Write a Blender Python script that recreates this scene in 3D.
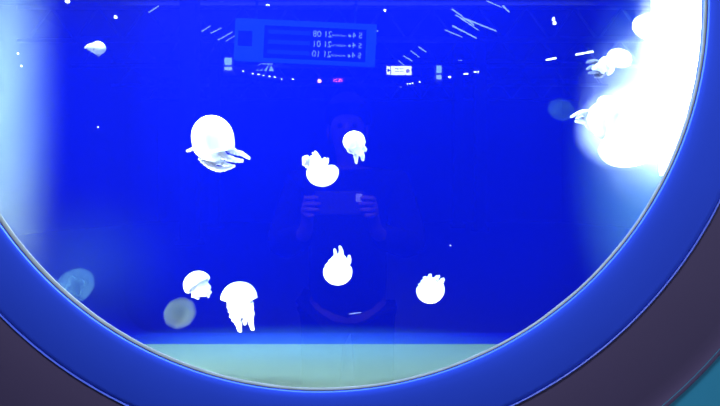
import bpy, bmesh, math, random
from mathutils import Vector, Matrix, noise

sc = bpy.context.scene
for o in list(bpy.data.objects):
    bpy.data.objects.remove(o)
COL = sc.collection
random.seed(7)

# ------------------------------------------------------------------ frame of reference
F = 520.0            # focal length in pixels of the 720 px wide frame
CZ = 1.30            # camera height above the hall floor
YG = 0.81            # distance from the lens to the front face of the viewing pane
def P(px, py, d):    # the world point that stands at depth d along that line of sight
    return Vector(((px - 360) / F * d, d, CZ + (203 - py) / F * d))
def R(px, py, d):    # a point of the hall BEHIND the camera whose mirror image in the pane lies there
    v = P(px, py, d)
    return Vector((v.x, 2 * YG - v.y, v.z))

# ------------------------------------------------------------------ camera
cd = bpy.data.cameras.new('camera'); cam = bpy.data.objects.new('camera', cd); COL.objects.link(cam)
cam.location = (0, 0, CZ); cam.rotation_euler = (math.pi / 2, 0, 0)
cd.sensor_fit = 'HORIZONTAL'; cd.sensor_width = 36; cd.lens = F / 720 * 36
cd.clip_start = 0.02; cd.clip_end = 200
sc.camera = cam

# ------------------------------------------------------------------ world, exposure
w = bpy.data.worlds.new('world'); sc.world = w; w.use_nodes = True
w.node_tree.nodes['Background'].inputs[0].default_value = (0.10, 0.16, 0.4, 1)
w.node_tree.nodes['Background'].inputs[1].default_value = 0.15
sc.view_settings.view_transform = 'Standard'; sc.view_settings.look = 'None'
sc.view_settings.gamma = 1; sc.view_settings.exposure = 0.0
sc.view_settings.use_curve_mapping = False
cy = sc.cycles
cy.max_bounces = 10; cy.diffuse_bounces = 4; cy.glossy_bounces = 4; cy.transmission_bounces = 6
cy.transparent_max_bounces = 24; cy.volume_bounces = 1; cy.sample_clamp_indirect = 4

# ------------------------------------------------------------------ lights
def area(name, loc, target, size, power, col, sy=None, long=(1, 0, 0)):
    l = bpy.data.lights.new(name, 'AREA'); l.energy = power; l.color = col
    l.shape = 'RECTANGLE'; l.size = size; l.size_y = sy or size
    o = bpy.data.objects.new(name, l); COL.objects.link(o); o.location = loc
    zz = (Vector(loc) - Vector(target)).normalized()
    xx = Vector(long); xx = (xx - zz * xx.dot(zz)).normalized()          # the long side runs along this axis
    o.rotation_euler = Matrix((xx, zz.cross(xx), zz)).transposed().to_euler()
    return o
def point(name, loc, power, col, r=0.02):
    l = bpy.data.lights.new(name, 'POINT'); l.energy = power; l.color = col; l.shadow_soft_size = r
    o = bpy.data.objects.new(name, l); COL.objects.link(o); o.location = loc
    return o
def spot(name, loc, target, power, col, deg, blend=.6, r=0.05):
    l = bpy.data.lights.new(name, 'SPOT'); l.energy = power; l.color = col; l.shadow_soft_size = r
    l.spot_size = math.radians(deg); l.spot_blend = blend
    o = bpy.data.objects.new(name, l); COL.objects.link(o); o.location = loc
    o.rotation_euler = (Vector(target) - Vector(loc)).to_track_quat('-Z', 'Y').to_euler()
    return o
# unseen tank lights: white bar over the porthole, then added sill, blue and side fills
area('tank_top_lamp', (-0.05, 0.90, CZ + 0.80), (-0.05, 1.04, CZ), 1.0, 90, (1.0, 0.93, 0.88), 0.08)
area('tank_sill_fill', (-0.06, 0.845, CZ - 0.322), (-0.06, 1.02, CZ + 0.1), 0.9, 9, (1.0, 0.95, 0.9), 0.02)
area('tank_blue_fill', (-0.05, 1.10, CZ + 0.90), (-0.05, 1.26, CZ + .1), 1.1, 12, (0.02, 0.15, 1.0), 0.1)
for k in range(7):
    point('tank_left_haze_fill', (-0.675, 0.90, CZ - 0.10 + 0.12 * k), 0.22, (0.5, 1.0, 0.8), 0.015)  # added points that light the haze along the left wall
area('tank_left_fill', (-0.42, 0.88, CZ + 0.52), (-0.2, 0.95, CZ - 0.05), 0.3, 34, (1.0, 0.95, 0.9), 0.04)
area('tank_low_left_fill', (-0.66, 0.87, CZ - 0.14), (-0.2, 0.90, CZ + 0.1), 0.15, 22, (1.0, 0.95, 0.9), 0.03, (0, 0, 1))
area('tank_right_fill', (0.66, 0.88, CZ - 0.18), (0.0, 0.95, CZ), 0.25, 14, (1.0, 0.95, 0.9), 0.03, (0, 0, 1))
LPY = Vector((0.615, 0.965, CZ + 0.235))               # the lamp panel on the right-hand wall
area('tank_right_lamp', LPY + Vector((-.012, 0, 0)), LPY + Vector((-1, -.10, -.05)), 0.34, 9, (1.0, 1.0, 0.98), 0.18, (0, 0, 1))
spot('tank_glare_spot', (-0.30, 0.88, CZ + 0.52), tuple(P(622, 125, .94)), 130, (1.0, 1.0, 0.97), 18, .8, .02)  # added narrow light that whitens the two glare jellyfish
# added unseen fill lights on the tank front, from both sides
area('tank_front_softbox', (-0.7, -0.5, CZ + 2.6), (0, YG, CZ - 0.2), 1.6, 118, (0.78, 0.84, 1.0), 0.6)
area('tank_side_fill', (3.4, -1.6, CZ + 0.6), (0.4, YG, CZ - 0.2), 1.2, 55, (0.72, 0.80, 1.0), 1.2)

# ------------------------------------------------------------------ materials
def mat(name, col, rough=0.6, metal=0.0, emit=None, es=0.0, spec=0.5, bump=0.0, bscale=20, var=0.0, vscale=6):
    m = bpy.data.materials.new(name); m.use_nodes = True
    nt = m.node_tree; b = nt.nodes['Principled BSDF']
    b.inputs['Base Color'].default_value = (*col, 1); b.inputs['Roughness'].default_value = rough
    b.inputs['Metallic'].default_value = metal; b.inputs['Specular IOR Level'].default_value = spec
    if emit:
        b.inputs['Emission Color'].default_value = (*emit, 1); b.inputs['Emission Strength'].default_value = es
    if var or bump:
        tc = nt.nodes.new('ShaderNodeTexCoord'); nz = nt.nodes.new('ShaderNodeTexNoise')
        nz.inputs['Scale'].default_value = bscale if bump else vscale; nz.inputs['Detail'].default_value = 5
        nt.links.new(tc.outputs['Object'], nz.inputs['Vector'])
        if var:
            mx = nt.nodes.new('ShaderNodeMix'); mx.data_type = 'RGBA'
            mx.inputs[6].default_value = (*[c * (1 - var) for c in col], 1)
            mx.inputs[7].default_value = (*[min(1, c * (1 + var)) for c in col], 1)
            nt.links.new(nz.outputs['Fac'], mx.inputs[0]); nt.links.new(mx.outputs[2], b.inputs['Base Color'])
        if bump:
            bp = nt.nodes.new('ShaderNodeBump'); bp.inputs['Strength'].default_value = bump
            bp.inputs['Distance'].default_value = 0.01
            nt.links.new(nz.outputs['Fac'], bp.inputs['Height']); nt.links.new(bp.outputs[0], b.inputs['Normal'])
    return m
M = {}
M['shell'] = mat('blue_tank_liner', (0.0, 0.0015, 0.085), 0.9, spec=0.0)
M['lens'] = mat('lamp_panel_glass', (1, 1, 1), 0.4, emit=(1, 1, 1), es=6)
M['back'] = mat('blue_backdrop', (0.0, 0.0015, 0.085), 0.9, spec=0.0)
M['floor_pan'] = mat('pale_tank_floor', (0.10, 0.125, 0.052), 0.7, spec=0.1, var=0.05)
M['bezel'] = mat('blue_gloss_surround', (0.022, 0.065, 0.60), 0.8, spec=0.15, var=0.12, vscale=3)
M['bezel_edge'] = mat('blue_edge', (0.05, 0.10, 0.60), 0.4, spec=0.4)  # lighter blue paints the highlight along the rim of the surround
M['ring'] = mat('dark_violet_panel', (0.062, 0.045, 0.10), 0.7, spec=0.2, var=0.1, vscale=4)
M['wall_front'] = mat('teal_wall', (0.03, 0.25, 0.38), 0.3, spec=0.5, var=0.08)
M['gasket'] = mat('pale_silicone', (0.10, 0.11, 0.10), 0.9, spec=0.05, var=0.25, vscale=30)
M['hall_floor'] = mat('grey_terrazzo', (0.08, 0.09, 0.12), 0.35, var=0.2, vscale=40)
M['hall_wall'] = mat('dark_hall_wall', (0.06, 0.08, 0.12), 0.8, var=0.15)
M['hall_roof'] = mat('dark_roof_deck', (0.05, 0.07, 0.12), 0.7, var=0.3, vscale=2)
M['steel'] = mat('painted_steel', (0.32, 0.38, 0.45), 0.35, metal=0.3)
M['column'] = mat('hall_column', (0.07, 0.09, 0.13), 0.6, var=0.1)
M['lamp_body'] = mat('lamp_housing', (0.2, 0.22, 0.25), 0.4)
M['lamp'] = mat('lamp_glass', (0.9, 0.95, 1), 0.4, emit=(0.75, 0.95, 1.0), es=14)
M['lamp_dim'] = mat('lamp_glass_dim', (0.8, 0.9, 1), 0.4, emit=(0.45, 0.75, 1.0), es=3.5)
M['lamp_red'] = mat('red_lamp_glass', (0.9, 0.1, 0.2), 0.4, emit=(1.0, 0.12, 0.25), es=9)
M['lamp_pink'] = mat('signal_lamp_glass', (0.9, 0.5, 0.6), 0.4, emit=(1.0, 0.5, 0.6), es=9)
M['window_lit'] = mat('lit_window_glass', (0.5, 0.7, 0.9), 0.3, emit=(0.30, 0.62, 0.9), es=4.0)
M['board'] = mat('grey_board_casing', (0.35, 0.45, 0.5), 0.5, emit=(0.02, 0.30, 0.5), es=0.6)  # faint emission stands in for hall light on the casing
M['screen'] = mat('board_screen', (0.01, 0.015, 0.05), 0.3, emit=(0.0, 0.05, 0.3), es=0.3)
M['screen_row'] = mat('screen_row', (0.02, 0.06, 0.2), 0.3, emit=(0.02, 0.22, 0.7), es=0.5)
M['glyph'] = mat('lit_glyphs', (0.5, 0.6, 0.8), 0.3, emit=(0.35, 0.65, 1.0), es=2.6)
M['sign'] = mat('lit_sign_face', (0.9, 0.95, 0.9), 0.4, emit=(0.85, 1.0, 0.9), es=6)
M['ink'] = mat('sign_ink', (0.05, 0.08, 0.3), 0.5)
M['ink_grey'] = mat('sign_ink_grey', (0.45, 0.45, 0.42), 0.5, emit=(0.5, 0.45, 0.4), es=2)
M['skin'] = mat('skin', (0.05, 0.03, 0.024), 0.8, spec=0.03)
M['jacket'] = mat('dark_jacket', (0.003, 0.003, 0.004), 0.95, spec=0.02, bump=0.2, bscale=60)
M['trousers'] = mat('dark_trousers', (0.003, 0.003, 0.004), 0.95, spec=0.02)
M['hair'] = mat('dark_hair', (0.004, 0.004, 0.004), 0.9, spec=0.03)
M['phone'] = mat('phone_black', (0.005, 0.005, 0.006), 0.6, spec=0.1)
M['speck'] = mat('white_debris', (0.8, 0.85, 0.9), 0.7)

def jelly_mat(name, col, trans=0.35):
    m = bpy.data.materials.new(name); m.use_nodes = True; nt = m.node_tree
    for n in list(nt.nodes): nt.nodes.remove(n)
    o = nt.nodes.new('ShaderNodeOutputMaterial'); d = nt.nodes.new('ShaderNodeBsdfDiffuse'); t = nt.nodes.new('ShaderNodeBsdfTranslucent')
    mx = nt.nodes.new('ShaderNodeMixShader'); nz = nt.nodes.new('ShaderNodeTexNoise'); cr = nt.nodes.new('ShaderNodeMix'); cr.data_type = 'RGBA'
    tc = nt.nodes.new('ShaderNodeTexCoord')
    nz.inputs['Scale'].default_value = 90
    cr.inputs[6].default_value = (*[c * .9 for c in col], 1); cr.inputs[7].default_value = (*col, 1)
    nt.links.new(tc.outputs['Object'], nz.inputs[0]); nt.links.new(nz.outputs['Fac'], cr.inputs[0])
    nt.links.new(cr.outputs[2], d.inputs[0]); nt.links.new(cr.outputs[2], t.inputs[0])
    mx.inputs[0].default_value = trans
    nt.links.new(d.outputs[0], mx.inputs[1]); nt.links.new(t.outputs[0], mx.inputs[2]); nt.links.new(mx.outputs[0], o.inputs[0])
    return m
def ghost_mat(name, col, dens, power=2.4):
    # a gelatinous, mostly clear bell: dense where one looks through its thick middle
    m = bpy.data.materials.new(name); m.use_nodes = True; nt = m.node_tree
    for n in list(nt.nodes): nt.nodes.remove(n)
    o = nt.nodes.new('ShaderNodeOutputMaterial'); d = nt.nodes.new('ShaderNodeBsdfDiffuse'); t = nt.nodes.new('ShaderNodeBsdfTransparent')
    tl = nt.nodes.new('ShaderNodeBsdfTranslucent'); m0 = nt.nodes.new('ShaderNodeMixShader')
    mx = nt.nodes.new('ShaderNodeMixShader'); lw = nt.nodes.new('ShaderNodeLayerWeight')
    inv = nt.nodes.new('ShaderNodeMath'); inv.operation = 'SUBTRACT'; inv.inputs[0].default_value = 1
    pw = nt.nodes.new('ShaderNodeMath'); pw.operation = 'POWER'; pw.inputs[1].default_value = power
    ml = nt.nodes.new('ShaderNodeMath'); ml.operation = 'MULTIPLY'; ml.inputs[1].default_value = dens
    lw.inputs[0].default_value = 0.5
    nt.links.new(lw.outputs['Facing'], inv.inputs[1]); nt.links.new(inv.outputs[0], pw.inputs[0]); nt.links.new(pw.outputs[0], ml.inputs[0])
    d.inputs[0].default_value = (*col, 1); tl.inputs[0].default_value = (*col, 1)
    nt.links.new(d.outputs[0], m0.inputs[1]); nt.links.new(tl.outputs[0], m0.inputs[2])
    nt.links.new(ml.outputs[0], mx.inputs[0]); nt.links.new(t.outputs[0], mx.inputs[1]); nt.links.new(m0.outputs[0], mx.inputs[2])
    nt.links.new(mx.outputs[0], o.inputs[0])
    return m
M['jelly'] = jelly_mat('white_jelly', (0.97, 0.98, 0.97))
M['jelly_arm'] = jelly_mat('white_jelly_arm', (0.97, 0.98, 0.96), 0.4)
M['jelly_dim'] = jelly_mat('greyish_jelly', (0.26, 0.28, 0.35), 0.5)
M['ghost'] = ghost_mat('clear_jelly', (0.09, 0.12, 0.10), 0.75, 4.0)
M['ghost_faint'] = ghost_mat('clearer_jelly', (0.03, 0.08, 0.10), 0.25)
M['ghost_bright'] = ghost_mat('clear_lit_jelly', (0.9, 0.95, 0.95), 0.9, 1.2)

def pane_mat():
    m = bpy.data.materials.new('viewing_pane'); m.use_nodes = True; nt = m.node_tree
    for n in list(nt.nodes): nt.nodes.remove(n)
    o = nt.nodes.new('ShaderNodeOutputMaterial'); g = nt.nodes.new('ShaderNodeBsdfGlossy'); t = nt.nodes.new('ShaderNodeBsdfTransparent')
    mx = nt.nodes.new('ShaderNodeMixShader'); mx.inputs[0].default_value = 0.18
    g.inputs['Roughness'].default_value = 0.0; g.inputs[0].default_value = (1, 1, 1, 1)
    nt.links.new(t.outputs[0], mx.inputs[1]); nt.links.new(g.outputs[0], mx.inputs[2]); nt.links.new(mx.outputs[0], o.inputs[0])
    return m
M['pane'] = pane_mat()
def clear_mat():
    m = bpy.data.materials.new('clear_acrylic_core'); m.use_nodes = True; nt = m.node_tree
    for n in list(nt.nodes): nt.nodes.remove(n)
    o = nt.nodes.new('ShaderNodeOutputMaterial'); t = nt.nodes.new('ShaderNodeBsdfTransparent')
    nt.links.new(t.outputs[0], o.inputs[0]); return m
M['clear'] = clear_mat()

# ------------------------------------------------------------------ helpers
def link(name, me, m, parent=None, smooth=True):
    o = bpy.data.objects.new(name, me); COL.objects.link(o)
    for x in (m if isinstance(m, (list, tuple)) else [m]): me.materials.append(x)
    if smooth:
        for p in me.polygons: p.use_smooth = True
    if parent: o.parent = parent
    return o
def from_bm(name, bm, m, parent=None, smooth=False):
    bmesh.ops.recalc_face_normals(bm, faces=bm.faces)
    me = bpy.data.meshes.new(name); bm.to_mesh(me); bm.free()
    return link(name, me, m, parent, smooth)
def tag(o, label=None, cat=None, group=None, kind=None):
    if label: o['label'] = label
    if cat: o['category'] = cat
    if group: o['group'] = group
    if kind: o['kind'] = kind
    return o
def empty(name, loc, rot=(0, 0, 0)):
    o = bpy.data.objects.new(name, None); COL.objects.link(o); o.location = loc; o.rotation_euler = rot
    o.empty_display_size = 0.05
    return o
def box(bm, c, s, rot=None):
    r = bmesh.ops.create_cube(bm, size=1)
    mt = Matrix.Translation(c) @ (rot.to_matrix().to_4x4() if rot else Matrix()) @ Matrix.Diagonal((*s, 1))
    bmesh.ops.transform(bm, matrix=mt, verts=r['verts']); return r['verts']
def bevel_all(bm, w, seg=2):
    bmesh.ops.bevel(bm, geom=list(bm.edges), offset=w, segments=seg, affect='EDGES', profile=0.5)
def tube(bm, pts, rad, n=10, caps=True, frill=0.0, flat=1.0):
    """swept tube along pts (Vectors) with a radius per point"""
    pts = [Vector(p) for p in pts]; rings = []
    up = Vector((0.13, 1, 0.21)).normalized()
    for i, p in enumerate(pts):
        t = (pts[min(i + 1, len(pts) - 1)] - pts[max(i - 1, 0)]).normalized()
        a = t.cross(up); a = a.normalized() if a.length > 1e-6 else t.orthogonal().normalized()
        b = t.cross(a).normalized()
        ring = []
        for k in range(n):
            an = 2 * math.pi * k / n
            rr = rad[i] * (1 + frill * math.sin(i * 1.9 + k * 2.4) + frill * 0.6 * math.sin(i * 3.7 + k))
            ring.append(bm.verts.new(p + a * math.cos(an) * rr + b * math.sin(an) * rr * flat))
        rings.append(ring)
    for i in range(len(rings) - 1):
        for k in range(n):
            bm.faces.new((rings[i][k], rings[i][(k + 1) % n], rings[i + 1][(k + 1) % n], rings[i + 1][k]))
    if caps:
        for ring, p, q in ((rings[0], pts[0], pts[1]), (rings[-1], pts[-1], pts[-2])):
            tip = bm.verts.new(p + (p - q).normalized() * (ring[0].co - p).length * 0.7)
            for k in range(n):
                bm.faces.new((ring[k], ring[(k + 1) % n], tip))
def spline(pts, rad, sub=6):
    """Catmull-Rom refinement of a coarse path with radii"""
    pts = [Vector(p) for p in pts]; P_, R_ = [], []
    for i in range(len(pts) - 1):
        p0 = pts[max(i - 1, 0)]; p1 = pts[i]; p2 = pts[i + 1]; p3 = pts[min(i + 2, len(pts) - 1)]
        for s in range(sub):
            t = s / sub
            P_.append(0.5 * ((2 * p1) + (-p0 + p2) * t + (2 * p0 - 5 * p1 + 4 * p2 - p3) * t * t + (-p0 + 3 * p1 - 3 * p2 + p3) * t ** 3))
            R_.append(rad[i] * (1 - t) + rad[i + 1] * t)
    P_.append(pts[-1]); R_.append(rad[-1])
    return P_, R_
def annulus(name, prof, m, n=192, parent=None, c=None, mats=None):
    """ring around the porthole axis (along Y): prof = list of (radius, y)"""
    bm = bmesh.new(); rings = []
    for (r, y) in prof:
        rings.append([bm.verts.new((c.x + r * math.cos(2 * math.pi * k / n), y, c.z + r * math.sin(2 * math.pi * k / n))) for k in range(n)])
    for i in range(len(rings) - 1):
        for k in range(n):
            bm.faces.new((rings[i][k], rings[i][(k + 1) % n], rings[i + 1][(k + 1) % n], rings[i + 1][k]))
    return from_bm(name, bm, m, parent, True)

# ================================================================== THE TANK FRONT
PC = P(320, 4, YG)                         # porthole centre
px = YG / F                                # metres per pixel at the pane
R0, R1, R2 = 386 * px, 443 * px, 525 * px

# wall around the tank (with the round opening in it)
bm = bmesh.new(); n = 192
inn, inb, out = [], [], []
HX0, HX1, HZ1 = -14.0, 14.0, 9.5
for k in range(n):
    a = 2 * math.pi * k / n; cx, sx = math.cos(a), math.sin(a)
    inn.append(bm.verts.new((PC.x + (R2 - .004) * cx, YG - 0.012, PC.z + (R2 - .004) * sx)))
    t = min(x for x in ((HX1 - PC.x) / cx if cx > 1e-9 else 1e9, (HX0 - PC.x) / cx if cx < -1e-9 else 1e9,
                        (HZ1 - PC.z) / sx if sx > 1e-9 else 1e9, (0 - PC.z) / sx if sx < -1e-9 else 1e9))
    out.append(bm.verts.new((PC.x + t * cx, YG - 0.012, PC.z + t * sx)))
for k in range(n):
    bm.faces.new((inn[k], inn[(k + 1) % n], out[(k + 1) % n], out[k]))
r = bmesh.ops.extrude_face_region(bm, geom=list(bm.faces))
bmesh.ops.translate(bm, verts=[v for v in r['geom'] if isinstance(v, bmesh.types.BMVert)], vec=(0, 0.03, 0))
wf = from_bm('wall_front', bm, M['wall_front']); tag(wf, kind='structure')

# the tank itself: one thing, with its parts
tank = empty('jellyfish_tank', (PC.x, YG, CZ - 0.36))
tag(tank, 'large round-windowed aquarium tank with glowing blue interior and blue ring surround', 'aquarium')
def keep(o, parent):
    o.parent = parent; o.matrix_parent_inverse = parent.matrix_world.inverted(); return o
bpy.context.view_layer.update()
def tp(o): o.parent = tank; o.location = -tank.location; return o

# rounded surround, outer edge bead, dark outer ring
prof = [(R0 + .001, YG + .010), (R0 + .0011, YG - .0056), (R0 + .0013, YG - .0064), (R0 + .0025, YG - .0066)]
for i in range(13):
    t = i / 12; prof.append((R0 + .004 + (R1 - R0 - .006) * t, YG - .006 - 0.004 * math.sin(math.pi * (0.08 + 0.86 * t))))
prof.append((R1, YG - .004))
bz = annulus('blue_surround', prof, M['bezel'], c=PC); tp(bz); tag(bz, 'glossy blue ring around the window')
eb = annulus('edge_bead', [(R1 - .001, YG - .006), (R1 - .0002, YG - .0085), (R1 + .0008, YG - .0088), (R1 + .0016, YG - .006)], M['bezel_edge'], c=PC); tp(eb)
prof = [(R1 + .001, YG - .006)] + [(R1 + .001 + (R2 - R1) * i / 8, YG - .007 - .004 * math.sin(math.pi * i / 8)) for i in range(1, 8)] + [(R2 - .003, YG - .012), (R2, YG - .016), (R2 + .002, YG - .012)]
dr = annulus('outer_ring', prof, M['ring'], c=PC); tp(dr); tag(dr, 'dark violet outer ring')
# pale sealing bead, of uneven width as in the photo
bm = bmesh.new(); N = 256; rings = []
for k in range(N):
    a = 2 * math.pi * k / N
    wv = 0.0021 + 0.0011 * math.cos(a - 3.5) + 0.0006 * math.cos(2 * a) + 0.0005 * noise.noise(Vector((math.cos(a) * 9, math.sin(a) * 9, 0)))
    rr = R0 - 0.001; ring = []
    for (q, yy) in ((rr - wv * 1.5, YG - .0004), (rr - wv * 1.2, YG - .0016), (rr - wv * .1, YG - .0032), (rr + .0022, YG - .0036), (rr + .0026, YG - .0010), (rr, YG - .0003)):
        ring.append(bm.verts.new((PC.x + q * math.cos(a), yy, PC.z + q * math.sin(a))))
    rings.append(ring)
for k in range(N):
    for j in range(6):
        bm.faces.new((rings[k][j], rings[k][(j + 1) % 6], rings[(k + 1) % N][(j + 1) % 6], rings[(k + 1) % N][j]))
gk = from_bm('sealing_bead', bm, M['gasket'], None, True); tp(gk); tag(gk, 'pale silicone line round the glass')
# pane
bm = bmesh.new()
cf = [bm.verts.new((PC.x + (R0 + .004) * math.cos(2 * math.pi * k / N), YG, PC.z + (R0 + .004) * math.sin(2 * math.pi * k / N))) for k in range(N)]
cb = [bm.verts.new(v.co + Vector((0, .010, 0))) for v in cf]
f1 = bm.faces.new(cf); f2 = bm.faces.new(cb)
for k in range(N): bm.faces.new((cf[k], cf[(k + 1) % N], cb[(k + 1) % N], cb[k]))
for f in bm.faces: f.material_index = 1
f1.material_index = 0
pn = from_bm('viewing_pane', bm, [M['pane'], M['clear']]); tp(pn); tag(pn, 'round clear viewing pane mirroring the station hall')

# interior shell: rounded box section, filleted into the back
XL, XR, ZB, ZT = -0.745, 0.715, CZ - 0.337, CZ + 0.98
YB = 1.27
def section(inset, y, cr=0.30, m_=24):
    x0, x1, z0, z1 = XL + inset, XR - inset, ZB + inset * .12, ZT - inset
    pts = []
    rb = max(0.05, 0.13 - inset * .3); rt = 0.2
    for (cx, cz, a0, rr) in ((x1, z0, -90, rb), (x1, z1, 0, rt), (x0, z1, 90, rt), (x0, z0, 180, rb)):
        ox = cx + (-rr if cx == x1 else rr); oz = cz + (-rr if cz == z1 else rr)
        for i in range(m_ + 1):
            a = math.radians(a0 + 90 * i / m_)
            pts.append(Vector((ox + rr * math.cos(a), y, oz + rr * math.sin(a))))
    out_ = []
    for i in range(len(pts)):
        q = pts[(i + 1) % len(pts)]; out_.append(pts[i])
        if (i + 1) % (m_ + 1) == 0:                    # the long straight sides
            out_ += [pts[i].lerp(q, t / 24) for t in range(1, 24)]
    return out_
FL = 0.17
rows = [(0, YG + .018), (0, 0.95), (0, 1.08), (0, YB - FL)] + [(FL * (1 - math.cos(math.radians(a))), YB - FL + FL * math.sin(math.radians(a))) for a in range(6, 91, 6)]
bm = bmesh.new(); rings = [[bm.verts.new(p) for p in section(i, y)] for i, y in rows]
for i in range(len(rings) - 1):
    for k in range(len(rings[0])):
        k2 = (k + 1) % len(rings[0]); bm.faces.new((rings[i][k], rings[i][k2], rings[i + 1][k2], rings[i + 1][k]))
sh = from_bm('tank_shell', bm, M['shell'], None, True); tp(sh); tag(sh, 'deep blue curved tank side walls')
bm = bmesh.new(); fr = [bm.verts.new(p) for p in section(FL - .002, YB)]; bk = [bm.verts.new(v.co + Vector((0, .01, 0))) for v in fr]
bm.faces.new(fr); bm.faces.new(bk)
for k in range(len(fr)): bm.faces.new((fr[k], fr[(k + 1) % len(fr)], bk[(k + 1) % len(fr)], bk[k]))
bp = from_bm('back_panel', bm, M['back']); tp(bp); tag(bp, 'flat deep blue backdrop panel')
# inner side of the front wall of the tank
bm = bmesh.new(); n = 100
outr = [bm.verts.new(p) for p in section(0, YG + .018)]
inr = []
for v in outr:
    d = Vector((v.co.x - PC.x, 0, v.co.z - PC.z)).normalized()
    q = min((R0 + .005), Vector((v.co.x - PC.x, 0, v.co.z - PC.z)).length - .002)
    inr.append(bm.verts.new((PC.x + d.x * q, YG + .018, PC.z + d.z * q)))
for k in range(len(outr)):
    k2 = (k + 1) % len(outr); bm.faces.new((outr[k], outr[k2], inr[k2], inr[k]))
fw = from_bm('front_flange', bm, M['shell']); tp(fw)
# water
bm = bmesh.new(); fr = [bm.verts.new(p) for p in section(.004, YG + .022)]; bk = [bm.verts.new(p) for p in section(.004, YB - .172)]
bk2 = [bm.verts.new(p) for p in section(FL + .004, YB - .003)]
bm.faces.new(fr); bm.faces.new(bk2)
for k in range(len(fr)):
    k2 = (k + 1) % len(fr)
    bm.faces.new((fr[k], fr[k2], bk[k2], bk[k])); bm.faces.new((bk[k], bk[k2], bk2[k2], bk2[k]))
wm = bpy.data.materials.new('tank_water'); wm.use_nodes = True; nt = wm.node_tree
nt.nodes.remove(nt.nodes['Principled BSDF'])
va = nt.nodes.new('ShaderNodeVolumeAbsorption'); va.inputs[0].default_value = (0.0, 0.40, 0.95, 1); va.inputs[1].default_value = 1.3
vsc = nt.nodes.new('ShaderNodeVolumeScatter'); vsc.inputs[0].default_value = (.8, .95, 1, 1); vsc.inputs['Density'].default_value = 0.003
ads = nt.nodes.new('ShaderNodeAddShader'); nt.links.new(va.outputs[0], ads.inputs[0]); nt.links.new(vsc.outputs[0], ads.inputs[1])
nt.links.new(ads.outputs[0], nt.nodes['Material Output'].inputs['Volume'])
wt = from_bm('water', bm, wm); tp(wt); tag(wt, 'clear blue water filling the tank', kind='stuff')

# pale floor pan, and the lamp panel on the right wall
bm = bmesh.new(); box(bm, (-0.125, (YG + .03 + YB - .015) / 2, ZB + .003), (0.92, YB - YG - .045, .006)); bevel_all(bm, .002)
fp = from_bm('floor_pan', bm, M['floor_pan']); tp(fp); tag(fp, 'pale flat tank floor')
bm = bmesh.new(); vs_ = box(bm, (0, 0, 0), (.012, .19, .36)); bevel_all(bm, .004)
rq = Vector((-1, -.10, -.05)).to_track_quat('X', 'Z'); bmesh.ops.transform(bm, matrix=Matrix.Translation(LPY + Vector((.0, 0, 0))) @ rq.to_matrix().to_4x4(), verts=bm.verts)
lp = from_bm('lamp_panel', bm, M['lens']); tp(lp); tag(lp, 'blazing white lamp panel at the right wall')
# lamp fixtures inside the tank, above and beside what the frame shows
bm = bmesh.new(); box(bm, (-0.05, 0.875, CZ + .90), (1.12, .05, .03)); bevel_all(bm, .004)
lf = from_bm('lamp_bar', bm, M['lamp_body']); tp(lf)

# ================================================================== JELLYFISH
def bell_bm(rx, rh, thick=0.16, lobes=8, notch=0.06, cap=1.0, seg=64, wob=0.03, seed=0):
    """bell opening downwards (-Z local): dome of radius rx and height rh with a scalloped, rolled-in margin and a hollow underside"""
    bm = bmesh.new(); rings = []
    outer = [(math.sin(math.radians(a)) * rx, math.cos(math.radians(a)) * rh) for a in range(6, 91, 7)]
    low = [(rx * 1.0, -0.10 * rh * cap), (rx * 0.97, -0.22 * rh * cap), (rx * 0.90, -0.30 * rh * cap)]
    inner = [(rx * 0.82, -0.26 * rh * cap), (rx * (1 - thick) * .93, -0.05 * rh), (rx * (1 - thick) * .75, 0.32 * rh), (rx * .38, 0.52 * rh), (rx * .08, .56 * rh)]
    profile = outer + low + inner
    no = len(outer)
    for i, (r, z) in enumerate(profile):
        ring = []
        for k in range(seg):
            a = 2 * math.pi * k / seg
            e = max(0.0, min(1.0, (i - no + 5) / 6)) if i < no + 4 else 0.8
            s = 1 - notch * e * abs(math.sin(a * lobes / 2)) ** 6 + wob * noise.noise(Vector((math.cos(a) * 1.5, math.sin(a) * 1.5, z / rh + seed)))
            dz = notch * rx * 1.1 * e * abs(math.sin(a * lobes / 2)) ** 4
            ring.append(bm.verts.new((r * s * math.cos(a), r * s * math.sin(a), z + dz)))
        rings.append(ring)
    for i in range(len(rings) - 1):
        for k in range(seg):
            bm.faces.new((rings[i][k], rings[i][(k + 1) % seg], rings[i + 1][(k + 1) % seg], rings[i + 1][k]))
    bm.faces.new(rings[0]); bm.faces.new(rings[-1])
    return bm

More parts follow.
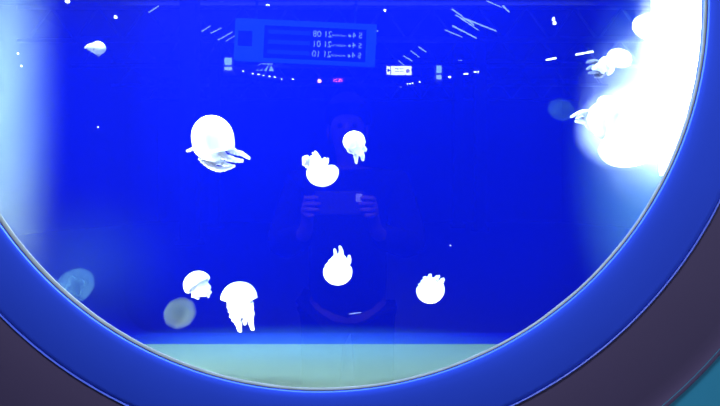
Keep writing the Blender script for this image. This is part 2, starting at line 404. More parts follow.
def jelly(label, c, bell, body=None, arms=(), m='jelly', ma='jelly_arm', group='white jellyfish drifting in the blue tank', seed=1, depth=0.93, kind_name='jellyfish'):
    """c: centre (px,py); bell: (cx, cy, rx, rh, angle of the crown in the picture plane, lean towards the pane, notch, cap);
    body: list of (px,py,r) blobs of the oral disc; arms: list of (path[(px,py,dy)], radii)"""
    s = depth / F
    O = P(c[0], c[1], depth)
    root = empty(kind_name, O); tag(root, label, 'jellyfish', group)
    def L(x, y, dy=0.0): return Vector(((x - c[0]) * s, dy * s, (c[1] - y) * s))
    cx, cy, rx, rh, ang, lean, notch, cap = bell
    bmb = bell_bm(rx * s, rh * s, notch=notch, cap=cap, seed=seed)
    rot = Matrix.Rotation(math.radians(ang - 90), 4, Vector((0, -1, 0))) @ Matrix.Rotation(math.radians(lean), 4, 'X') @ Matrix.Rotation(seed * .7, 4, 'Z')
    bmesh.ops.transform(bmb, matrix=Matrix.Translation(L(cx, cy)) @ rot, verts=bmb.verts)
    from_bm('bell', bmb, M[m], root, True)
    if body:
        pts, rad = spline([L(b[0], b[1], b[3] if len(b) > 3 else 0) for b in body], [b[2] * s for b in body], 5)
        bmm = bmesh.new(); tube(bmm, pts, rad, 20, True, 0.06)
        from_bm('oral_disc', bmm, M[m], root, True)
    for (path, rad) in arms:
        pts, rr = spline([L(*q) for q in path], [q * s for q in rad], 7)
        bma = bmesh.new(); tube(bma, pts, rr, 12, True, 0.16)
        # frilled lappets along the arm
        for i in range(2, len(pts) - 1, 2):
            for q in range(3):
                a = i * 1.3 + q * 2.1
                off = Vector((math.cos(a), math.sin(a * 1.7), math.sin(a))) * rr[i] * 0.75
                r_ = bmesh.ops.create_icosphere(bma, subdivisions=1, radius=rr[i] * 0.55)
                bmesh.ops.translate(bma, verts=r_['verts'], vec=pts[i] + off)
        from_bm('oral_arm', bma, M[ma], root, True)
    return root

jelly('largest white jellyfish, egg-shaped bell at upper left with four arms trailing to the right', (213, 140),
      (213, 139, 21, 23.5, 99, 8, 0.02, 1.9),
      [(212, 144, 18.5, 0), (213, 151, 15.5, 0), (216, 156, 10, 0), (220, 159, 7, 0)],
      [([(203, 152, 0), (204, 159, -2), (211, 166, -4), (222, 169.5, -4), (233, 167, -2)], [4, 3.4, 3, 2.6, 1.4]),
       ([(210, 152, 2), (215, 159, 2), (224, 164, 2), (234, 166, 3)], [4, 3, 2.4, 1.2]),
       ([(218, 150, -3), (225, 156, -4), (234, 160, -4), (243, 161, -2)], [5, 3.4, 2.6, 1.5]),
       ([(226, 146, 3), (233, 151, 5), (241, 153.5, 6), (248, 158, 7)], [4.5, 3, 2.2, 1.3]),
       ([(201, 144, 0), (194, 149, -2), (188, 151.5, -3)], [2, 1.7, 1.2])], seed=1, depth=0.90)
jelly('white jellyfish upside down left of centre, round bell below and stubby arms on top', (321, 170),
      (322.5, 172.5, 16, 14, -84, 10, 0.03, 1.0),
      [(319, 168, 11, 0), (316, 162, 8.5, 0), (317, 158, 6, 0)],
      [([(313, 168, 0), (307, 162, -3), (306, 158, -4)], [5, 4.2, 2.6]),
       ([(317, 162, 2), (315, 156, 3), (312.3, 152.5, 4)], [2.4, 1.5, 0.9]),
       ([(318, 162, -1), (318, 156, -1), (315, 151.5, 0)], [2.4, 1.5, 0.9]),
       ([(320, 166, 0), (325, 161, 2), (327, 159.5, 2)], [5.5, 3, 1.6])], seed=2, depth=0.92)
jelly('white jellyfish right of the upside-down one, lumpy bell above two short arms', (354, 147),
      (354, 141.5, 11.2, 10.5, 102, 14, 0.07, 1.6),
      [(355, 145, 9.5, 0), (358, 150, 7.5, 0), (360, 154, 4, 0)],
      [([(355, 150, 0), (356, 157, -2), (356.3, 163.5, -2)], [3.4, 2.2, 1.1]),
       ([(360, 148, 2), (362, 155, 3), (363, 160, 3)], [3.6, 2.3, 1.4]),
       ([(360, 145, -2), (364.5, 149, -3), (365.5, 151, -3)], [3.4, 2.0, 1.2]),
       ([(350, 148, -2), (350, 151, -3), (352, 153, -3)], [3.4, 2.2, 1.2])], seed=3, depth=0.95)
jelly('white jellyfish low in the middle, pear-shaped with its arms pointing straight up', (338, 268),
      (337.7, 272, 14.6, 13.2, -88, 8, 0.03, 1.4),
      [(338, 268, 13, 0), (339.5, 261, 9.5, 0), (340.5, 256, 5.5, 0)],
      [([(335, 262, 0), (335.5, 255, -2), (334.8, 249, -2)], [3.4, 1.8, 1.0]),
       ([(340, 260, 1), (341, 252, 2), (339.7, 246.3, 2)], [4.2, 2.2, 0.9]),
       ([(345, 266, 0), (348.6, 261, 3), (349, 256, 3)], [4.5, 2.4, 1.1])], seed=4, depth=0.93)
jelly('round white jellyfish low right of centre with small crumpled arms on its top edge', (430, 290),
      (430, 289.5, 14.4, 13.8, -80, 25, 0.05, 0.9),
      [(430, 287, 12, 0), (431, 283, 9, 0), (433, 280.5, 5, 0)],
      [([(426, 283, 0), (425, 279, -2), (424.5, 278, -3)], [4, 2.4, 1.4]),
       ([(430, 281, 0), (430, 277, 2), (431, 275, 2)], [3.6, 1.9, 1.1]),
       ([(434, 282, 0), (437, 278, 1), (439.5, 276.6, 1)], [4, 1.9, 1.1]),
       ([(439, 284, 0), (442, 281, 1), (443, 279.5, 1)], [3.2, 2.2, 1.4])], seed=5, depth=0.97)
jelly('small white jellyfish at lower left, bell tipped over with a notch on its right', (198, 286),
      (197, 283.5, 13.6, 12, 128, -10, 0.03, 0.9),
      [(198, 288, 10.5, 0), (202, 290.5, 9.4, 0), (203, 292, 8, 0)],
      [([(197, 288, 0), (198, 294, -2), (199, 297, -2)], [4, 3, 1.8]),
       ([(203, 288, 0), (207, 292, 2), (207.5, 296, 2)], [4.5, 3.2, 1.8])], seed=6, depth=0.97)
jelly('white mushroom-shaped jellyfish at lower left with flat-based dome and hanging arms', (240, 300),
      (239.3, 298.2, 18, 16.4, 91, 0, 0.02, 0.10),
      [(240, 296, 10.5, 0), (240.5, 306, 12.6, 0), (243, 312, 8, 0)],
      [([(233, 305, -2), (236, 315, -3), (239, 323, -3), (240.5, 330.5, -2)], [5, 4.2, 3.2, 1.8]),
       ([(241, 308, 2), (244, 317, 3), (244, 325, 3)], [5, 3.4, 1.8]),
       ([(249, 303, 0), (250.5, 313, -1), (251, 322, -1), (252.8, 329.5, 0)], [4.4, 3.4, 2.6, 1.6]),
       ([(231, 302, 3), (230.5, 307, 4), (234, 311, 4)], [4, 3.2, 1.8])], seed=7, depth=0.94)
jelly('small faded greyish jellyfish lying on its side near the top left', (96, 48),
      (98, 48, 6.6, 7.4, 8, 5, 0.05, 0.7),
      [(95, 48, 5.6, 0), (90, 47.5, 3.4, 0), (87.5, 47.7, 2.4, 0)],
      [([(93, 46, 0), (88.5, 47, -1), (85.3, 48.3, -1)], [2.6, 1.6, 0.8]),
       ([(96, 51, 0), (98, 54, 1), (98, 55.5, 1)], [2.4, 1.6, 0.8])], m='jelly_dim', ma='jelly_dim', seed=8, depth=1.02)
jelly('pale jellyfish at upper right with ragged arms pointing left under the ceiling lamp streaks', (602, 67),
      (606, 66, 9.6, 7.5, 20, 10, 0.10, 0.8),
      [(602, 67, 8.4, 0), (597, 67.5, 5.4, 0), (594, 68, 4, 0)],
      [([(598, 64, 0), (592, 62, -2), (585.8, 63, -2)], [3.4, 2, 1]),
       ([(598, 67, 2), (592, 67, 2), (588, 69, 2)], [3.2, 2, 1]),
       ([(600, 71, 0), (594, 73, -1), (588, 73.4, -1)], [3.2, 2, 1]),
       ([(604, 73, 0), (600, 76.5, -1), (594, 77.5, -1)], [2.6, 1.6, .9])], m='jelly', ma='jelly_dim', seed=9, depth=0.96)
jelly('glare-white jellyfish at right with thin arms pointing left out of the glow', (602, 119),
      (606, 119, 23, 18, 5, 8, 0.03, 1.0),
      [(602, 119, 19, 0), (594, 119, 14, 0), (587, 119, 7, 0)],
      [([(589, 114, 0), (581, 113, -2), (575, 115, -2), (570, 117.3, -2)], [4, 2.4, 1.8, .9]),
       ([(590, 119, 2), (583, 118, 2), (577, 118, 2)], [4, 2.2, 1]),
       ([(591, 124, 0), (583, 122, -1), (575, 121.5, -1)], [4.4, 2.6, 1.2])], seed=10, depth=0.92)
jelly('largest glare-white jellyfish at right, below and beside the one with thin arms', (632, 142),
      (632, 140, 33, 26, -70, 12, 0.03, 1.0),
      [(630, 140, 26, 0), (626, 128, 20, 0), (622, 120, 12, 0)],
      [([(622, 120, 0), (616, 112, 2), (612, 106, 3)], [9, 6, 3]),
       ([(636, 122, 0), (640, 112, 2), (640, 104, 2)], [9, 7, 4])], seed=11, depth=1.03)
# pale, nearly clear bells
def moon(label, x, y, r, m, depth, lean=60, grp='clear jellyfish bells out of focus'):
    s = depth / F; root = empty('clear_jellyfish', P(x, y, depth)); tag(root, label, 'jellyfish', grp)
    bm = bmesh.new(); bmesh.ops.create_uvsphere(bm, u_segments=48, v_segments=24, radius=r * s)
    for v in bm.verts:
        v.co.z *= 0.62 if v.co.z > 0 else 0.30
        a = math.atan2(v.co.y, v.co.x); k = 1 - 0.03 * abs(math.sin(a * 4)); v.co.x *= k; v.co.y *= k
    bmesh.ops.transform(bm, matrix=Matrix.Rotation(math.radians(lean), 4, 'X'), verts=bm.verts)
    from_bm('bell', bm, M[m], root, True)
    for k in range(4):
        a = math.pi / 2 * k + .4; c = Vector((math.cos(a), 0, math.sin(a))) * r * s * .33
        b2 = bmesh.new(); pts = [c + Vector((math.cos(t), 0, math.sin(t))) * r * s * .17 for t in [a - 2.2 + i * .44 for i in range(11)]]
        tube(b2, pts, [r * s * .035] * 11, 8)
        from_bm('gonad_ring', b2, M[m], root, True)
moon('round blurred bell glowing beside the pale jellyfish at upper right', 619, 58.5, 12.5, 'ghost_bright', 0.93)
moon('soft grey-green round bell at lower left under the notched white jellyfish', 180, 313, 17, 'ghost', 0.93)
moon('barely visible round bell against the lower left side wall', 75, 286, 20, 'ghost_faint', 0.95)
moon('faint pale blue round bell left of the glare at the right', 561, 110, 14, 'ghost_faint', 0.93)
moon('pale blurred round bell high at the right, in front of the bright side wall', 650, 28, 18, 'ghost_bright', 0.95)
# drifting specks
for (x, y, r, lb) in ((18, 53.5, 1.3, 'tiny white speck by the left wall, upper of two'), (21.5, 66, 1.3, 'tiny white speck by the left wall, lower of two'),
                      (450.5, 245.5, .9, 'tiny white speck in open water above the round jellyfish'), (98, 127, .9, 'tiny pale speck low beneath the faded jellyfish')):
    bm = bmesh.new(); bmesh.ops.create_icosphere(bm, subdivisions=2, radius=r * .6 / F)
    for v in bm.verts: v.co *= 1 + .3 * noise.noise(v.co * 900)
    o = from_bm('debris_speck', bm, M['speck'], None, True); o.location = P(x, y, .95); tag(o, lb, 'speck', 'specks drifting in the water')
bm = bmesh.new(); s = .95 / F
pts, rr = spline([Vector((-6 * s, 0, -.6 * s)), Vector((0, 0, .3 * s)), Vector((6 * s, 0, 1.0 * s))], [.3 * s, .6 * s, .3 * s], 6); tube(bm, pts, rr, 8)
o = from_bm('shed_tentacle', bm, M['jelly_dim'], None, True); o.location = P(355, 313.5, .95); tag(o, 'thin pale strand drifting below the pear-shaped jellyfish', 'tentacle strand')

# haze volumes added to make the glow near lamps and walls
def haze(loc, scale, dens, power, label, rot=0.0, col=(.92, 1, 1)):
    bm = bmesh.new(); bmesh.ops.create_uvsphere(bm, u_segments=32, v_segments=20, radius=1)
    hm = bpy.data.materials.new('glow_haze'); hm.use_nodes = True; nt = hm.node_tree
    nt.nodes.remove(nt.nodes['Principled BSDF'])
    vs = nt.nodes.new('ShaderNodeVolumeScatter'); vs.inputs[0].default_value = (*col, 1)
    tc = nt.nodes.new('ShaderNodeTexCoord'); ln = nt.nodes.new('ShaderNodeVectorMath'); ln.operation = 'LENGTH'
    mr = nt.nodes.new('ShaderNodeMapRange'); mr.inputs[1].default_value = 1.0; mr.inputs[2].default_value = 0.1; mr.inputs[3].default_value = 0; mr.inputs[4].default_value = 1
    pw = nt.nodes.new('ShaderNodeMath'); pw.operation = 'POWER'; pw.inputs[1].default_value = power
    ml = nt.nodes.new('ShaderNodeMath'); ml.operation = 'MULTIPLY'; ml.inputs[1].default_value = dens
    nt.links.new(tc.outputs['Object'], ln.inputs[0]); nt.links.new(ln.outputs['Value'], mr.inputs[0]); nt.links.new(mr.outputs[0], pw.inputs[0])
    nt.links.new(pw.outputs[0], ml.inputs[0]); nt.links.new(ml.outputs[0], vs.inputs['Density']); nt.links.new(vs.outputs[0], nt.nodes['Material Output'].inputs['Volume'])
    hz = from_bm('glow_haze', bm, hm, None, True); hz.location = loc; hz.scale = scale; hz.rotation_euler = (0, rot, 0)
    tag(hz, label, 'bubbles', kind='stuff')
haze((0.56, 1.0, CZ + .17), (.15, .13, .20), 2.5, 1.6, 'haze volume added for the soft glare at the right side of the tank')
haze(tuple(P(626, 128, .97)), (.095, .09, .085), 16, 1.3, 'dense haze added as glow around the two glare-white jellyfish')
haze((0.595, 0.98, CZ + .32), (.07, .10, .20), 5, 1.5, 'haze added as lamp glow in front of the upper half of the lamp panel')
haze((0.60, 1.02, CZ + .08), (.20, .16, .42), 0.8, 1.5, 'thin haze added as pale glow along the right side wall', col=(.35, .95, .7))
haze((-0.70, 1.00, CZ + .22), (.135, .13, .68), 3.2, 2.6, 'soft haze added as pale light along the left side wall', col=(.6, .85, .45))
haze((-0.12, 1.12, ZB + .02), (.58, .13, .05), 1.5, 1.3, 'thin haze added as soft glow over the far edge of the pale tank floor', col=(.3, .8, .7))
haze((-0.52, 1.02, CZ - .12), (.20, .14, .16), 0.05, 1.4, 'faint haze added as glow low at the left, where wall and floor meet', col=(.3, .8, .9))

# ================================================================== THE STATION HALL BEHIND THE CAMERA (seen in the pane)
YE = 2 * YG - 36.0                     # end wall
def slab(name, c, s, m):
    bm = bmesh.new(); box(bm, c, s); o = from_bm(name, bm, m); tag(o, kind='structure'); return o
ym = (YG + YE) / 2; ly = YG - YE
slab('floor', (0, ym, -0.05), (28.4, ly + .4, .1), M['hall_floor'])
slab('wall_left', (-14.1, ym, 4.75), (.2, ly + .4, 9.5), M['hall_wall'])
slab('wall_right', (14.1, ym, 4.75), (.2, ly + .4, 9.5), M['hall_wall'])
slab('wall_back', (0, YE - .1, 4.75), (28.4, .2, 9.5), M['hall_wall'])
slab('ceiling', (0, ym, 9.6), (28.4, ly + .4, .2), M['hall_roof'])
area('hall_light', (0, -8, 7.5), (0, -8, 20), 16, 330, (.55, .75, 1.0), 16)

def pipe(name, a, b, r, m, parent=None):
    bm = bmesh.new(); tube(bm, [a, a.lerp(b, .5), b], [r] * 3, 10)
    return from_bm(name, bm, m, parent, True)
# roof trusses across the hall
for i, yy in enumerate((-7.5, -11.5, -15.5, -19.5, -23.5, -27.5, -31.5)):
    t = empty('roof_truss', (0, yy, 9.5))
    ords = ['first', 'second', 'third', 'fourth', 'fifth', 'sixth', 'seventh']
    tag(t, ords[i] + ' steel roof truss from the tank, mirrored in the pane', 'roof truss', 'steel trusses under the hall roof')
    pipe('chord', Vector((-13.9, 0, -.25)), Vector((13.9, 0, -.25)), .09, M['steel'], t)
    pipe('chord', Vector((-13.9, 0, -1.6)), Vector((13.9, 0, -1.6)), .09, M['steel'], t)
    for k in range(14):
        x = -13.5 + k * 1.93
        pipe('diagonal', Vector((x, 0, -1.6)), Vector((x + .96, 0, -.25)), .05, M['steel'], t)
        pipe('diagonal', Vector((x + .96, 0, -.25)), Vector((x + 1.93, 0, -1.6)), .05, M['steel'], t)

# glowing tubes between the trusses: dim ones stand in for lit roof struts
def strut_or_lamp(x0, y0, x1, y1, d0, d1, rpx, label, m='lamp_dim', grp='tube lamps under the hall roof'):
    a, b = R(x0, y0, d0), R(x1, y1, d1); c = (a + b) / 2
    t = empty('strut_or_lamp', c); tag(t, label, 'lamp', grp)
    r = rpx * d0 / F
    pipe('glowing_tube', a - c, b - c, r, M[m], t)
    up = Vector((0, 0, r * 1.3)); bm = bmesh.new(); tube(bm, [a - c + up, up, b - c + up], [r * .8] * 3, 8)
    from_bm('housing', bm, M['lamp_body'], t, True)
L_ = [(202, 31, 210, 26, 14, 15, .7, 'leftmost'), (211, 33, 221, 28, 14, 15, .6, 'second'), (218, 40, 232, 32, 13, 14, .6, 'third'), (226, 41, 234, 36, 14, 15, .5, 'fourth')]
for a in L_: strut_or_lamp(*a[:7], 'slanting lit roof strut, built as a glowing tube, mirrored left of the departure board, %s of four' % a[7])
L_ = [(452, 9, 474, 25, 11, 14, .7), (456, 15, 478, 30, 12, 15, .6), (463, 18, 496, 31, 11, 14, .8), (453, 26, 476, 38, 14, 17, .8), (445, 30, 462, 37, 15, 18, .5), (487, 1, 501, 7, 10, 12, .5), (503, 6, 509, 12, 10, 12, .8)]
names = ['highest long', 'thin middle', 'brightest long', 'lowest short thick', 'short faint left', 'short top right', 'short bright top right']
for a, nm in zip(L_, names): strut_or_lamp(*a, nm + ' slanting lit roof strut, built as a glowing tube, mirrored right of the departure board')
L_ = [(399, 61, 404, 65, 22, 24, .4), (404, 56, 412, 61, 21, 23, .5), (411, 51, 419, 57, 20, 22, .5), (419, 47, 426, 52, 19, 21, .6)]
names = ['lowest', 'second', 'third', 'highest']
for a, nm in zip(L_, names): strut_or_lamp(*a, nm + ' of four short lit roof struts, built as glowing tubes, stepping up right above the lit sign')
for (a, nm) in (((188, 12, 158, 12, 158, 6), 'x'),): pass
strut_or_lamp(149, 12, 158, 6, 12, 13, .8, 'short slanting glowing tube high left, beyond the faded jellyfish')
strut_or_lamp(546, 60, 556, 58, 12, 12, .9, 'left of two bright tube lamps mirrored at upper right', 'lamp')
strut_or_lamp(576, 54.5, 593, 51.5, 11, 11, 1.0, 'right and longer of two bright tube lamps mirrored at upper right', 'lamp')

def spot_lamp(x, y, d, w, h, label, m='lamp', name='ceiling_spotlight', grp='small spotlights of the hall', cat='lamp'):
    c = R(x, y, d); t = empty(name, c); tag(t, label, cat, grp); k = d / F
    bm = bmesh.new(); bmesh.ops.create_uvsphere(bm, u_segments=20, v_segments=12, radius=1)
    bmesh.ops.scale(bm, vec=(w * k / 2, min(w, h) * k / 2, h * k / 2), verts=bm.verts)
    from_bm('glowing_lens', bm, M[m], t, True)
    bm = bmesh.new(); tube(bm, [Vector((0, -h * k * .3, 0)), Vector((0, -h * k * .8, 0)), Vector((0, -h * k * 1.3, 0))], [w * k * .52, w * k * .5, w * k * .3], 16)
    from_bm('housing', bm, M['lamp_body'], t, True)
for (x, y, d, w_, h_, lb, m_) in (
    (67.5, 1.5, 10, 5, 3.4, 'spotlight at the very top left of the mirrored hall', 'lamp'),
    (115.5, 17, 11, 3.4, 3.4, 'lone round spotlight above right of the faded jellyfish', 'lamp'),
    (268, 5, 12, 4, 1.6, 'small spotlight above the departure board', 'lamp'),
    (385, 10.5, 13, 2.6, 2.6, 'small spotlight right above the end of the departure board', 'lamp'),
    (377.5, 31, 13, 1.4, 1.4, 'pinpoint spotlight just right of the departure board', 'lamp_dim'),
    (553.5, 19, 11, 3, 3.6, 'upper spotlight alone at the upper right', 'lamp'),
    (554.5, 23, 11, 3.6, 3.2, 'lower twin of the spotlight alone at the upper right', 'lamp'),
    (449.5, 77, 24, 2.8, 1.8, 'short lamp right of the two lit window panes', 'lamp'),
    (466, 74, 22, 5, 2, 'oval lamp in the far row, left one', 'lamp'),
    (476.5, 72, 22, 5.4, 2, 'oval lamp in the far row, right one', 'lamp'),
    (460, 60.5, 22, 4, 1.4, 'dim oval lamp above the far row', 'lamp_dim'),
    (400.5, 86, 30, 3, 2.4, 'dim lamp below the lit sign', 'lamp_dim')):
    spot_lamp(x, y, d, w_, h_, lb, m_)
k_ = 0
for (x, y) in ((243, 71), (253, 73.5), (258.5, 74.5), (263.5, 75.5), (269.5, 76.5), (275, 77), (281.5, 79), (293, 79.2)):
    spot_lamp(x, y, 26, 2.4 if k_ % 3 else 1.7, 1.3, 'small lamp in the descending row below the departure board, %s from the left' % ['first', 'second', 'third', 'fourth', 'fifth', 'sixth', 'seventh', 'eighth'][k_], 'lamp', grp='row of lamps below the departure board'); k_ += 1
k_ = 0
for (x, y) in ((407.5, 84.3), (410, 83.6), (412.5, 83.2), (419.5, 82)):
    spot_lamp(x, y, 28, 1.6, 1.2, 'tiny lamp in the row below the lit sign, %s from the left' % ['first', 'second', 'third', 'fourth'][k_], 'lamp', grp='tiny lamps below the lit sign'); k_ += 1
spot_lamp(319.5, 81, 26, 4, 4, 'round pinkish red signal light below the departure board', 'lamp_pink', 'signal_light', None or 'red lights below the board', 'signal light')

# red digital clock
def face_obj(name, c):        # an upright thing whose front faces the tank (+Y)
    return empty(name, c, (0, 0, math.pi))
def text_part(s, size, loc, m, parent, name='lettering'):
    cu = bpy.data.curves.new(name, 'FONT'); cu.body = s; cu.size = size; cu.extrude = size * .02; cu.align_y = 'CENTER'
    tmp = bpy.data.objects.new(name + '_outline', cu); COL.objects.link(tmp); bpy.context.view_layer.update()
    me = bpy.data.meshes.new_from_object(tmp.evaluated_get(bpy.context.evaluated_depsgraph_get())); bpy.data.objects.remove(tmp)
    me.materials.clear(); o = link(name, me, M[m], None, False)
    o.parent = parent; o.location = loc; o.rotation_euler = (math.pi / 2, 0, 0)
    return o
# things in face_obj space: local +X = picture left (mirrored hall), local -Y = towards the tank
def lbox(name, x0, z0, x1, z1, y, th, m, parent, bev=0.0):
    bm = bmesh.new(); box(bm, ((x0 + x1) / 2, y, (z0 + z1) / 2), (abs(x1 - x0), th, abs(z1 - z0)))
    if bev: bevel_all(bm, bev)
    return from_bm(name, bm, M[m], parent)
d = 26; k = d / F
t = face_obj('digital_clock', R(337.5, 80.5, d)); tag(t, 'small red digital clock display below the departure board', 'clock')
lbox('casing', -8 * k, -3 * k, 8 * k, 3 * k, .05, .1, 'lamp_body', t)
text_part('18:21', 4.6 * k, (-5.6 * k, -.03, 0), 'lamp_red', t, 'digits')

# departure board
d = 13; k = d / F
bc = R(304, 42.5, d)
t = face_obj('departure_board', bc); t.rotation_euler = (0, math.radians(-2.6), math.pi)
tag(t, 'wide overhead departure board with three lines of times, mirrored in the pane', 'departure board')
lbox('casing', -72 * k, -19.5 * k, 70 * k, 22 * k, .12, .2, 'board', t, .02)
fl = lbox('logo_panel', 52 * k, -6 * k, 66 * k, 9 * k, 0.005, .03, 'screen', t)
scn = lbox('screen', -62 * k, -17 * k, 40 * k, 15.5 * k, 0.005, .03, 'screen', t)
for i in range(3):
    z = (8.5 - 10 * i) * k
    lbox('blank_row', -6 * k, z - 1.2 * k, 36 * k, z + 2.6 * k, -.015, .02, 'screen_row', scn)
    text_part('S 4', 8 * k, (-58 * k, -.02, z + 0.5 * k), 'glyph', scn, 'line_number')
    b2 = bmesh.new(); bmesh.ops.create_uvsphere(b2, u_segments=16, v_segments=8, radius=1.5 * k)
    bmesh.ops.translate(b2, verts=b2.verts, vec=(-45.5 * k, 0, z)); from_bm('status_dot', b2, M['glyph'], scn, True)
    text_part('nnmnmnn', 3.6 * k, (-42 * k, -.02, z), 'glyph', scn, 'destination')
    text_part(['21 08', '21 01', '21 10'][i], 8.6 * k, (-28 * k, -.02, z + .3 * k), 'glyph', scn, 'departure_time')
for xx in (-50 * k, 50 * k):
    pipe('hanger', Vector((xx, .12, 22 * k)), Vector((xx, .12, 22 * k + 2.4)), .035, M['steel'], t)
# lit sign
d = 20; k = d / F
t = face_obj('lit_sign', R(399, 70.5, d)); tag(t, 'bright white hanging sign with arrow square and round emblem, mirrored right of the board', 'sign')
lbox('casing', -13 * k, -5.2 * k, 13 * k, 5.2 * k, .1, .18, 'lamp_body', t, .01)
sf = lbox('sign_face', -12.4 * k, -4.4 * k, 7.8 * k, 4.4 * k, 0, .03, 'sign', t)
ap = lbox('arrow_panel', 8.6 * k, -4.0 * k, 12.4 * k, 4.0 * k, 0, .03, 'sign', t)
bm = bmesh.new(); bmesh.ops.create_cone(bm, cap_ends=True, segments=3, radius1=2.2 * k, radius2=2.2 * k, depth=.03)
bmesh.ops.transform(bm, matrix=Matrix.Translation((10.4 * k, -.02, 0)) @ Matrix.Rotation(math.pi / 2, 4, 'X') @ Matrix.Rotation(math.pi / 2, 4, 'Z'), verts=bm.verts); from_bm('arrow', bm, M['ink'], ap)
bm = bmesh.new(); bmesh.ops.create_cone(bm, cap_ends=True, segments=32, radius1=2 * k, radius2=2 * k, depth=.02)
bmesh.ops.transform(bm, matrix=Matrix.Translation((-8.8 * k, -.02, -.6 * k)) @ Matrix.Rotation(math.pi / 2, 4, 'X'), verts=bm.verts); from_bm('emblem', bm, M['ink_grey'], sf)
for z in (1.6 * k, -1.0 * k):
    for q in range(2): lbox('text_line', (-4.5 + q * 4.6) * k, z - .35 * k, (-.4 + q * 4.2) * k, z + .35 * k, -.01, .02, 'ink_grey', sf)
# lit windows
def lit_window(x, y, d, w_, rows, label, tilt=0):
    k = d / F; t = face_obj('lit_window', R(x, y, d)); tag(t, label, 'window', 'lit window panes in the hall'); H = sum(rows) * k + .1 * len(rows)
    z = H / 2
    lbox('window_frame', -w_ * k / 2 - .08, -H / 2 - .1, w_ * k / 2 + .08, H / 2 + .05, .12, .1, 'lamp_body', t)
    for i, h in enumerate(rows):
        lbox('glowing_pane', -w_ * k / 2, z - h * k, w_ * k / 2, z, .02, .04, 'window_lit' if i < len(rows) - 1 else 'lamp_dim', t); z -= h * k + .1
lit_window(228, 65, 22, 7, [7, 3], 'two-part lit window left below the departure board')
lit_window(439, 73.5, 22, 5, [7, 4], 'two-part lit window between the sign and the oval lamps')
# glazed pavilion roof under the board: a sloped quad with bars
t = face_obj('glass_canopy', R(264, 67.5, 24)); tag(t, 'small sloping glass canopy glowing under the departure board', 'canopy'); k = 24 / F
bm = bmesh.new(); v = [bm.verts.new(q) for q in ((12 * k, 0, -2.5 * k), (-11 * k, 0, -3.5 * k), (-8 * k, .1, 4.5 * k), (4 * k, .1, 4.5 * k))]; bm.faces.new(v)
r_ = bmesh.ops.extrude_face_region(bm, geom=list(bm.faces)); bmesh.ops.translate(bm, verts=[q for q in r_['geom'] if isinstance(q, bmesh.types.BMVert)], vec=(0, .05, 0))
from_bm('glass_roof', bm, M['window_lit'], t)
for (a, b) in (((9, -2.6), (1, 3)), ((5, -2.8), (-1, 3)), ((1, -3), (-3, 3)), ((-4, -3.2), (-6, 3)), ((12, -2.5), (2, 3)), ((-11, -3.5), (-8, 3))):
    pipe('glazing_bar', Vector((a[0] * k, -.03, a[1] * k)), Vector((b[0] * k, .06, b[1] * k)), .05, M['lamp_body'], t)
# columns of the hall
for (x, d, lb) in ((190, 16, 'square hall column left of the departure board'), (215, 26, 'farther slim hall column behind the left one'), (458, 27, 'hall column mirrored right of the lit sign'), (480, 24, 'farther hall column right of the oval lamps')):
    c = R(x, 203, d); c.z = 0; t = empty('hall_column', c); tag(t, lb, 'column', 'columns of the hall')
    bm = bmesh.new(); box(bm, (0, 0, 4.7), (.5, .5, 9.3)); bevel_all(bm, .04); from_bm('shaft', bm, M['column'], t)
    bm = bmesh.new(); box(bm, (0, 0, .1), (.7, .7, .2)); bevel_all(bm, .03); from_bm('plinth', bm, M['column'], t)

# ================================================================== THE PHOTOGRAPHER
def skin(name, verts, edges, radii, m, parent, sub=2):
    me = bpy.data.meshes.new(name); me.from_pydata([Vector(v) for v in verts], edges, []); me.update()
    o = bpy.data.objects.new(name, me); COL.objects.link(o); o.parent = parent
    sk = o.modifiers.new('skin', 'SKIN'); sk.use_smooth_shade = True
    ss = o.modifiers.new('sub', 'SUBSURF'); ss.levels = sub; ss.render_levels = sub
    for i, r in enumerate(radii):
        d_ = me.skin_vertices[0].data[i]; d_.radius = r if isinstance(r, tuple) else (r, r)
    me.skin_vertices[0].data[0].use_root = True
    me.materials.append(m); return o
pr = empty('person', (-0.05, -0.50, 0)); pr.scale = (1, 1, .965); tag(pr, 'person in dark jacket holding up a phone with both hands, mirrored dimly in the pane', 'person')
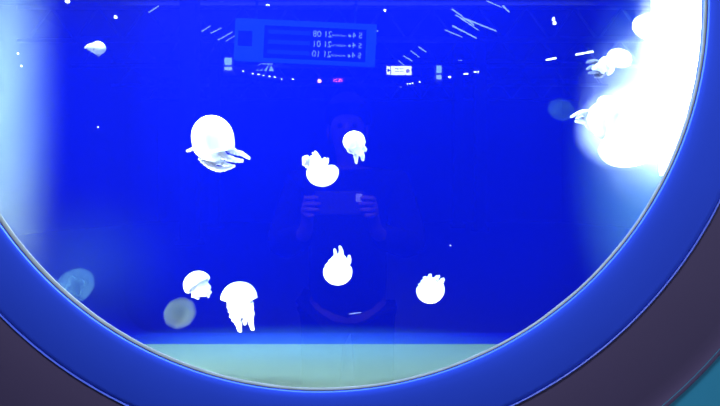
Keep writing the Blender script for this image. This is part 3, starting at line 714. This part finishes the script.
# local space: +Y towards the tank
def hand(side):
    vs, es, rs = [], [], []
    return vs, es, rs
hp = {1: Vector((0.075, 0.445, 1.335)), -1: Vector((-0.105, 0.445, 1.335))}
V = [(0, 0, .98), (0, .0, 1.12), (0, -.01, 1.30), (0, -.01, 1.43), (0, 0, 1.50), (0, .02, 1.56), (0, .03, 1.64), (0, .02, 1.72)]
E = [(i, i + 1) for i in range(7)]
Rr = [(.11, .08), (.10, .08), (.12, .09), (.11, .08), (.045, .048), (.05, .058), (.080, .098), (.072, .088)]
for s_ in (1, -1):
    b = len(V)
    V += [(s_ * .10, 0, .90), (s_ * .11, .02, .50), (s_ * .12, -.01, .09), (s_ * .13, .12, .04)]
    E += [(0, b), (b, b + 1), (b + 1, b + 2), (b + 2, b + 3)]; Rr += [.09, .06, .042, (.04, .03)]
    b = len(V); h = hp[s_]
    V += [(s_ * .19, -.01, 1.42), (s_ * .25, .12, 1.17), (h.x + s_ * .03, h.y - .10, 1.24), (h.x + s_ * .012, h.y - .02, h.z)]
    E += [(3, b), (b, b + 1), (b + 1, b + 2), (b + 2, b + 3)]; Rr += [.062, .044, .027, (.034, .018)]
    palm = b + 3
    # fingers behind the phone's back, thumb on its screen side
    for q, ln_ in enumerate((.075, .082, .078, .062)):
        z = h.z + .028 - q * .019; b = len(V)
        V += [(h.x + s_ * .016, h.y + .012, z), (h.x + s_ * .006, h.y + .030, z), (h.x - s_ * (ln_ - .05), h.y + .036, z)]
        E += [(palm, b), (b, b + 1), (b + 1, b + 2)]; Rr += [.009, .0085, .007]
    b = len(V); V += [(h.x - s_ * .005, h.y - .02, h.z + .03), (h.x - s_ * .03, h.y - .005, h.z + .035)]
    E += [(palm, b), (b, b + 1)]; Rr += [.011, .009]
skin('body', V, E, Rr, M['skin'], pr)
# nose, ears, eyes
bm = bmesh.new()
tube(bm, [Vector((0, .118, 1.665)), Vector((0, .135, 1.64)), Vector((0, .142, 1.625)), Vector((0, .122, 1.615))], [.008, .011, .014, .008], 10)
from_bm('nose', bm, M['skin'], pr, True)
for s_ in (1, -1):
    bm = bmesh.new(); bmesh.ops.create_uvsphere(bm, u_segments=12, v_segments=8, radius=1); bmesh.ops.scale(bm, vec=(.008, .018, .03), verts=bm.verts)
    bmesh.ops.translate(bm, verts=bm.verts, vec=(s_ * .078, .02, 1.64)); from_bm('ear', bm, M['skin'], pr, True)
    bm = bmesh.new(); bmesh.ops.create_uvsphere(bm, u_segments=12, v_segments=8, radius=.011)
    bmesh.ops.translate(bm, verts=bm.verts, vec=(s_ * .03, .112, 1.66)); from_bm('eye', bm, M['phone'], pr, True)
bm = bmesh.new(); tube(bm, [Vector((-.022, .112, 1.59)), Vector((0, .120, 1.588)), Vector((.022, .112, 1.59))], [.003, .006, .003], 8); from_bm('mouth', bm, M['skin'], pr, True)
# hair
bm = bmesh.new(); bmesh.ops.create_uvsphere(bm, u_segments=32, v_segments=20, radius=1)
bmesh.ops.delete(bm, geom=[v for v in bm.verts if v.co.z < -.25 or (v.co.y > .45 and v.co.z < .35)], context='VERTS')
for v in bm.verts:
    v.co = Vector((v.co.x * .094, v.co.y * .115 + .015, v.co.z * .11 + 1.70)) * 1.0
    v.co += Vector((0, 0, .006 * noise.noise(v.co * 60)))
from_bm('hair', bm, M['hair'], pr, True)
JV = [(0, 0, .82), (0, 0, 1.12), (0, -.01, 1.30), (0, -.01, 1.43), (0, 0, 1.49)]; JE = [(i, i + 1) for i in range(4)]; JR = [(.19, .14), (.165, .13), (.18, .135), (.15, .10), (.055, .06)]
for s_ in (1, -1):
    b = len(JV); h = hp[s_]
    JV += [(s_ * .195, -.01, 1.42), (s_ * .255, .12, 1.17), (h.x + s_ * .035, h.y - .11, 1.235)]
    JE += [(3, b), (b, b + 1), (b + 1, b + 2)]; JR += [.082, .066, .046]
skin('jacket', JV, JE, JR, M['jacket'], pr)
TV = [(0, 0, .98)]; TE = []; TR = [(.17, .125)]
for s_ in (1, -1):
    b = len(TV); TV += [(s_ * .10, 0, .88), (s_ * .11, .02, .50), (s_ * .12, -.01, .12)]; TE += [(0, b), (b, b + 1), (b + 1, b + 2)]; TR += [.105, .078, .068]
    bm = bmesh.new(); tube(bm, [Vector((s_ * .12, -.06, .045)), Vector((s_ * .12, 0, .055)), Vector((s_ * .128, .10, .045)), Vector((s_ * .132, .19, .035))], [.04, .05, .045, .03], 14)
    from_bm('shoe', bm, M['phone'], pr, True)
skin('trousers', TV, TE, TR, M['trousers'], pr)
# the phone held in front of the face, its lens just behind the camera point
ph = empty('smartphone', (-0.065, -0.031, CZ)); tag(ph, 'black phone held sideways in both hands of the person', 'phone')
bm = bmesh.new(); box(bm, (0, 0, 0), (.155, .008, .074)); bevel_all(bm, .003, 3); from_bm('casing', bm, M['phone'], ph)
bm = bmesh.new(); box(bm, (.062, .006, .016), (.02, .004, .026)); bevel_all(bm, .0015); from_bm('camera_bump', bm, M['lamp_body'], ph)
bm = bmesh.new(); box(bm, (0, -.0045, 0), (.145, .001, .066)); from_bm('screen', bm, M['screen'], ph)
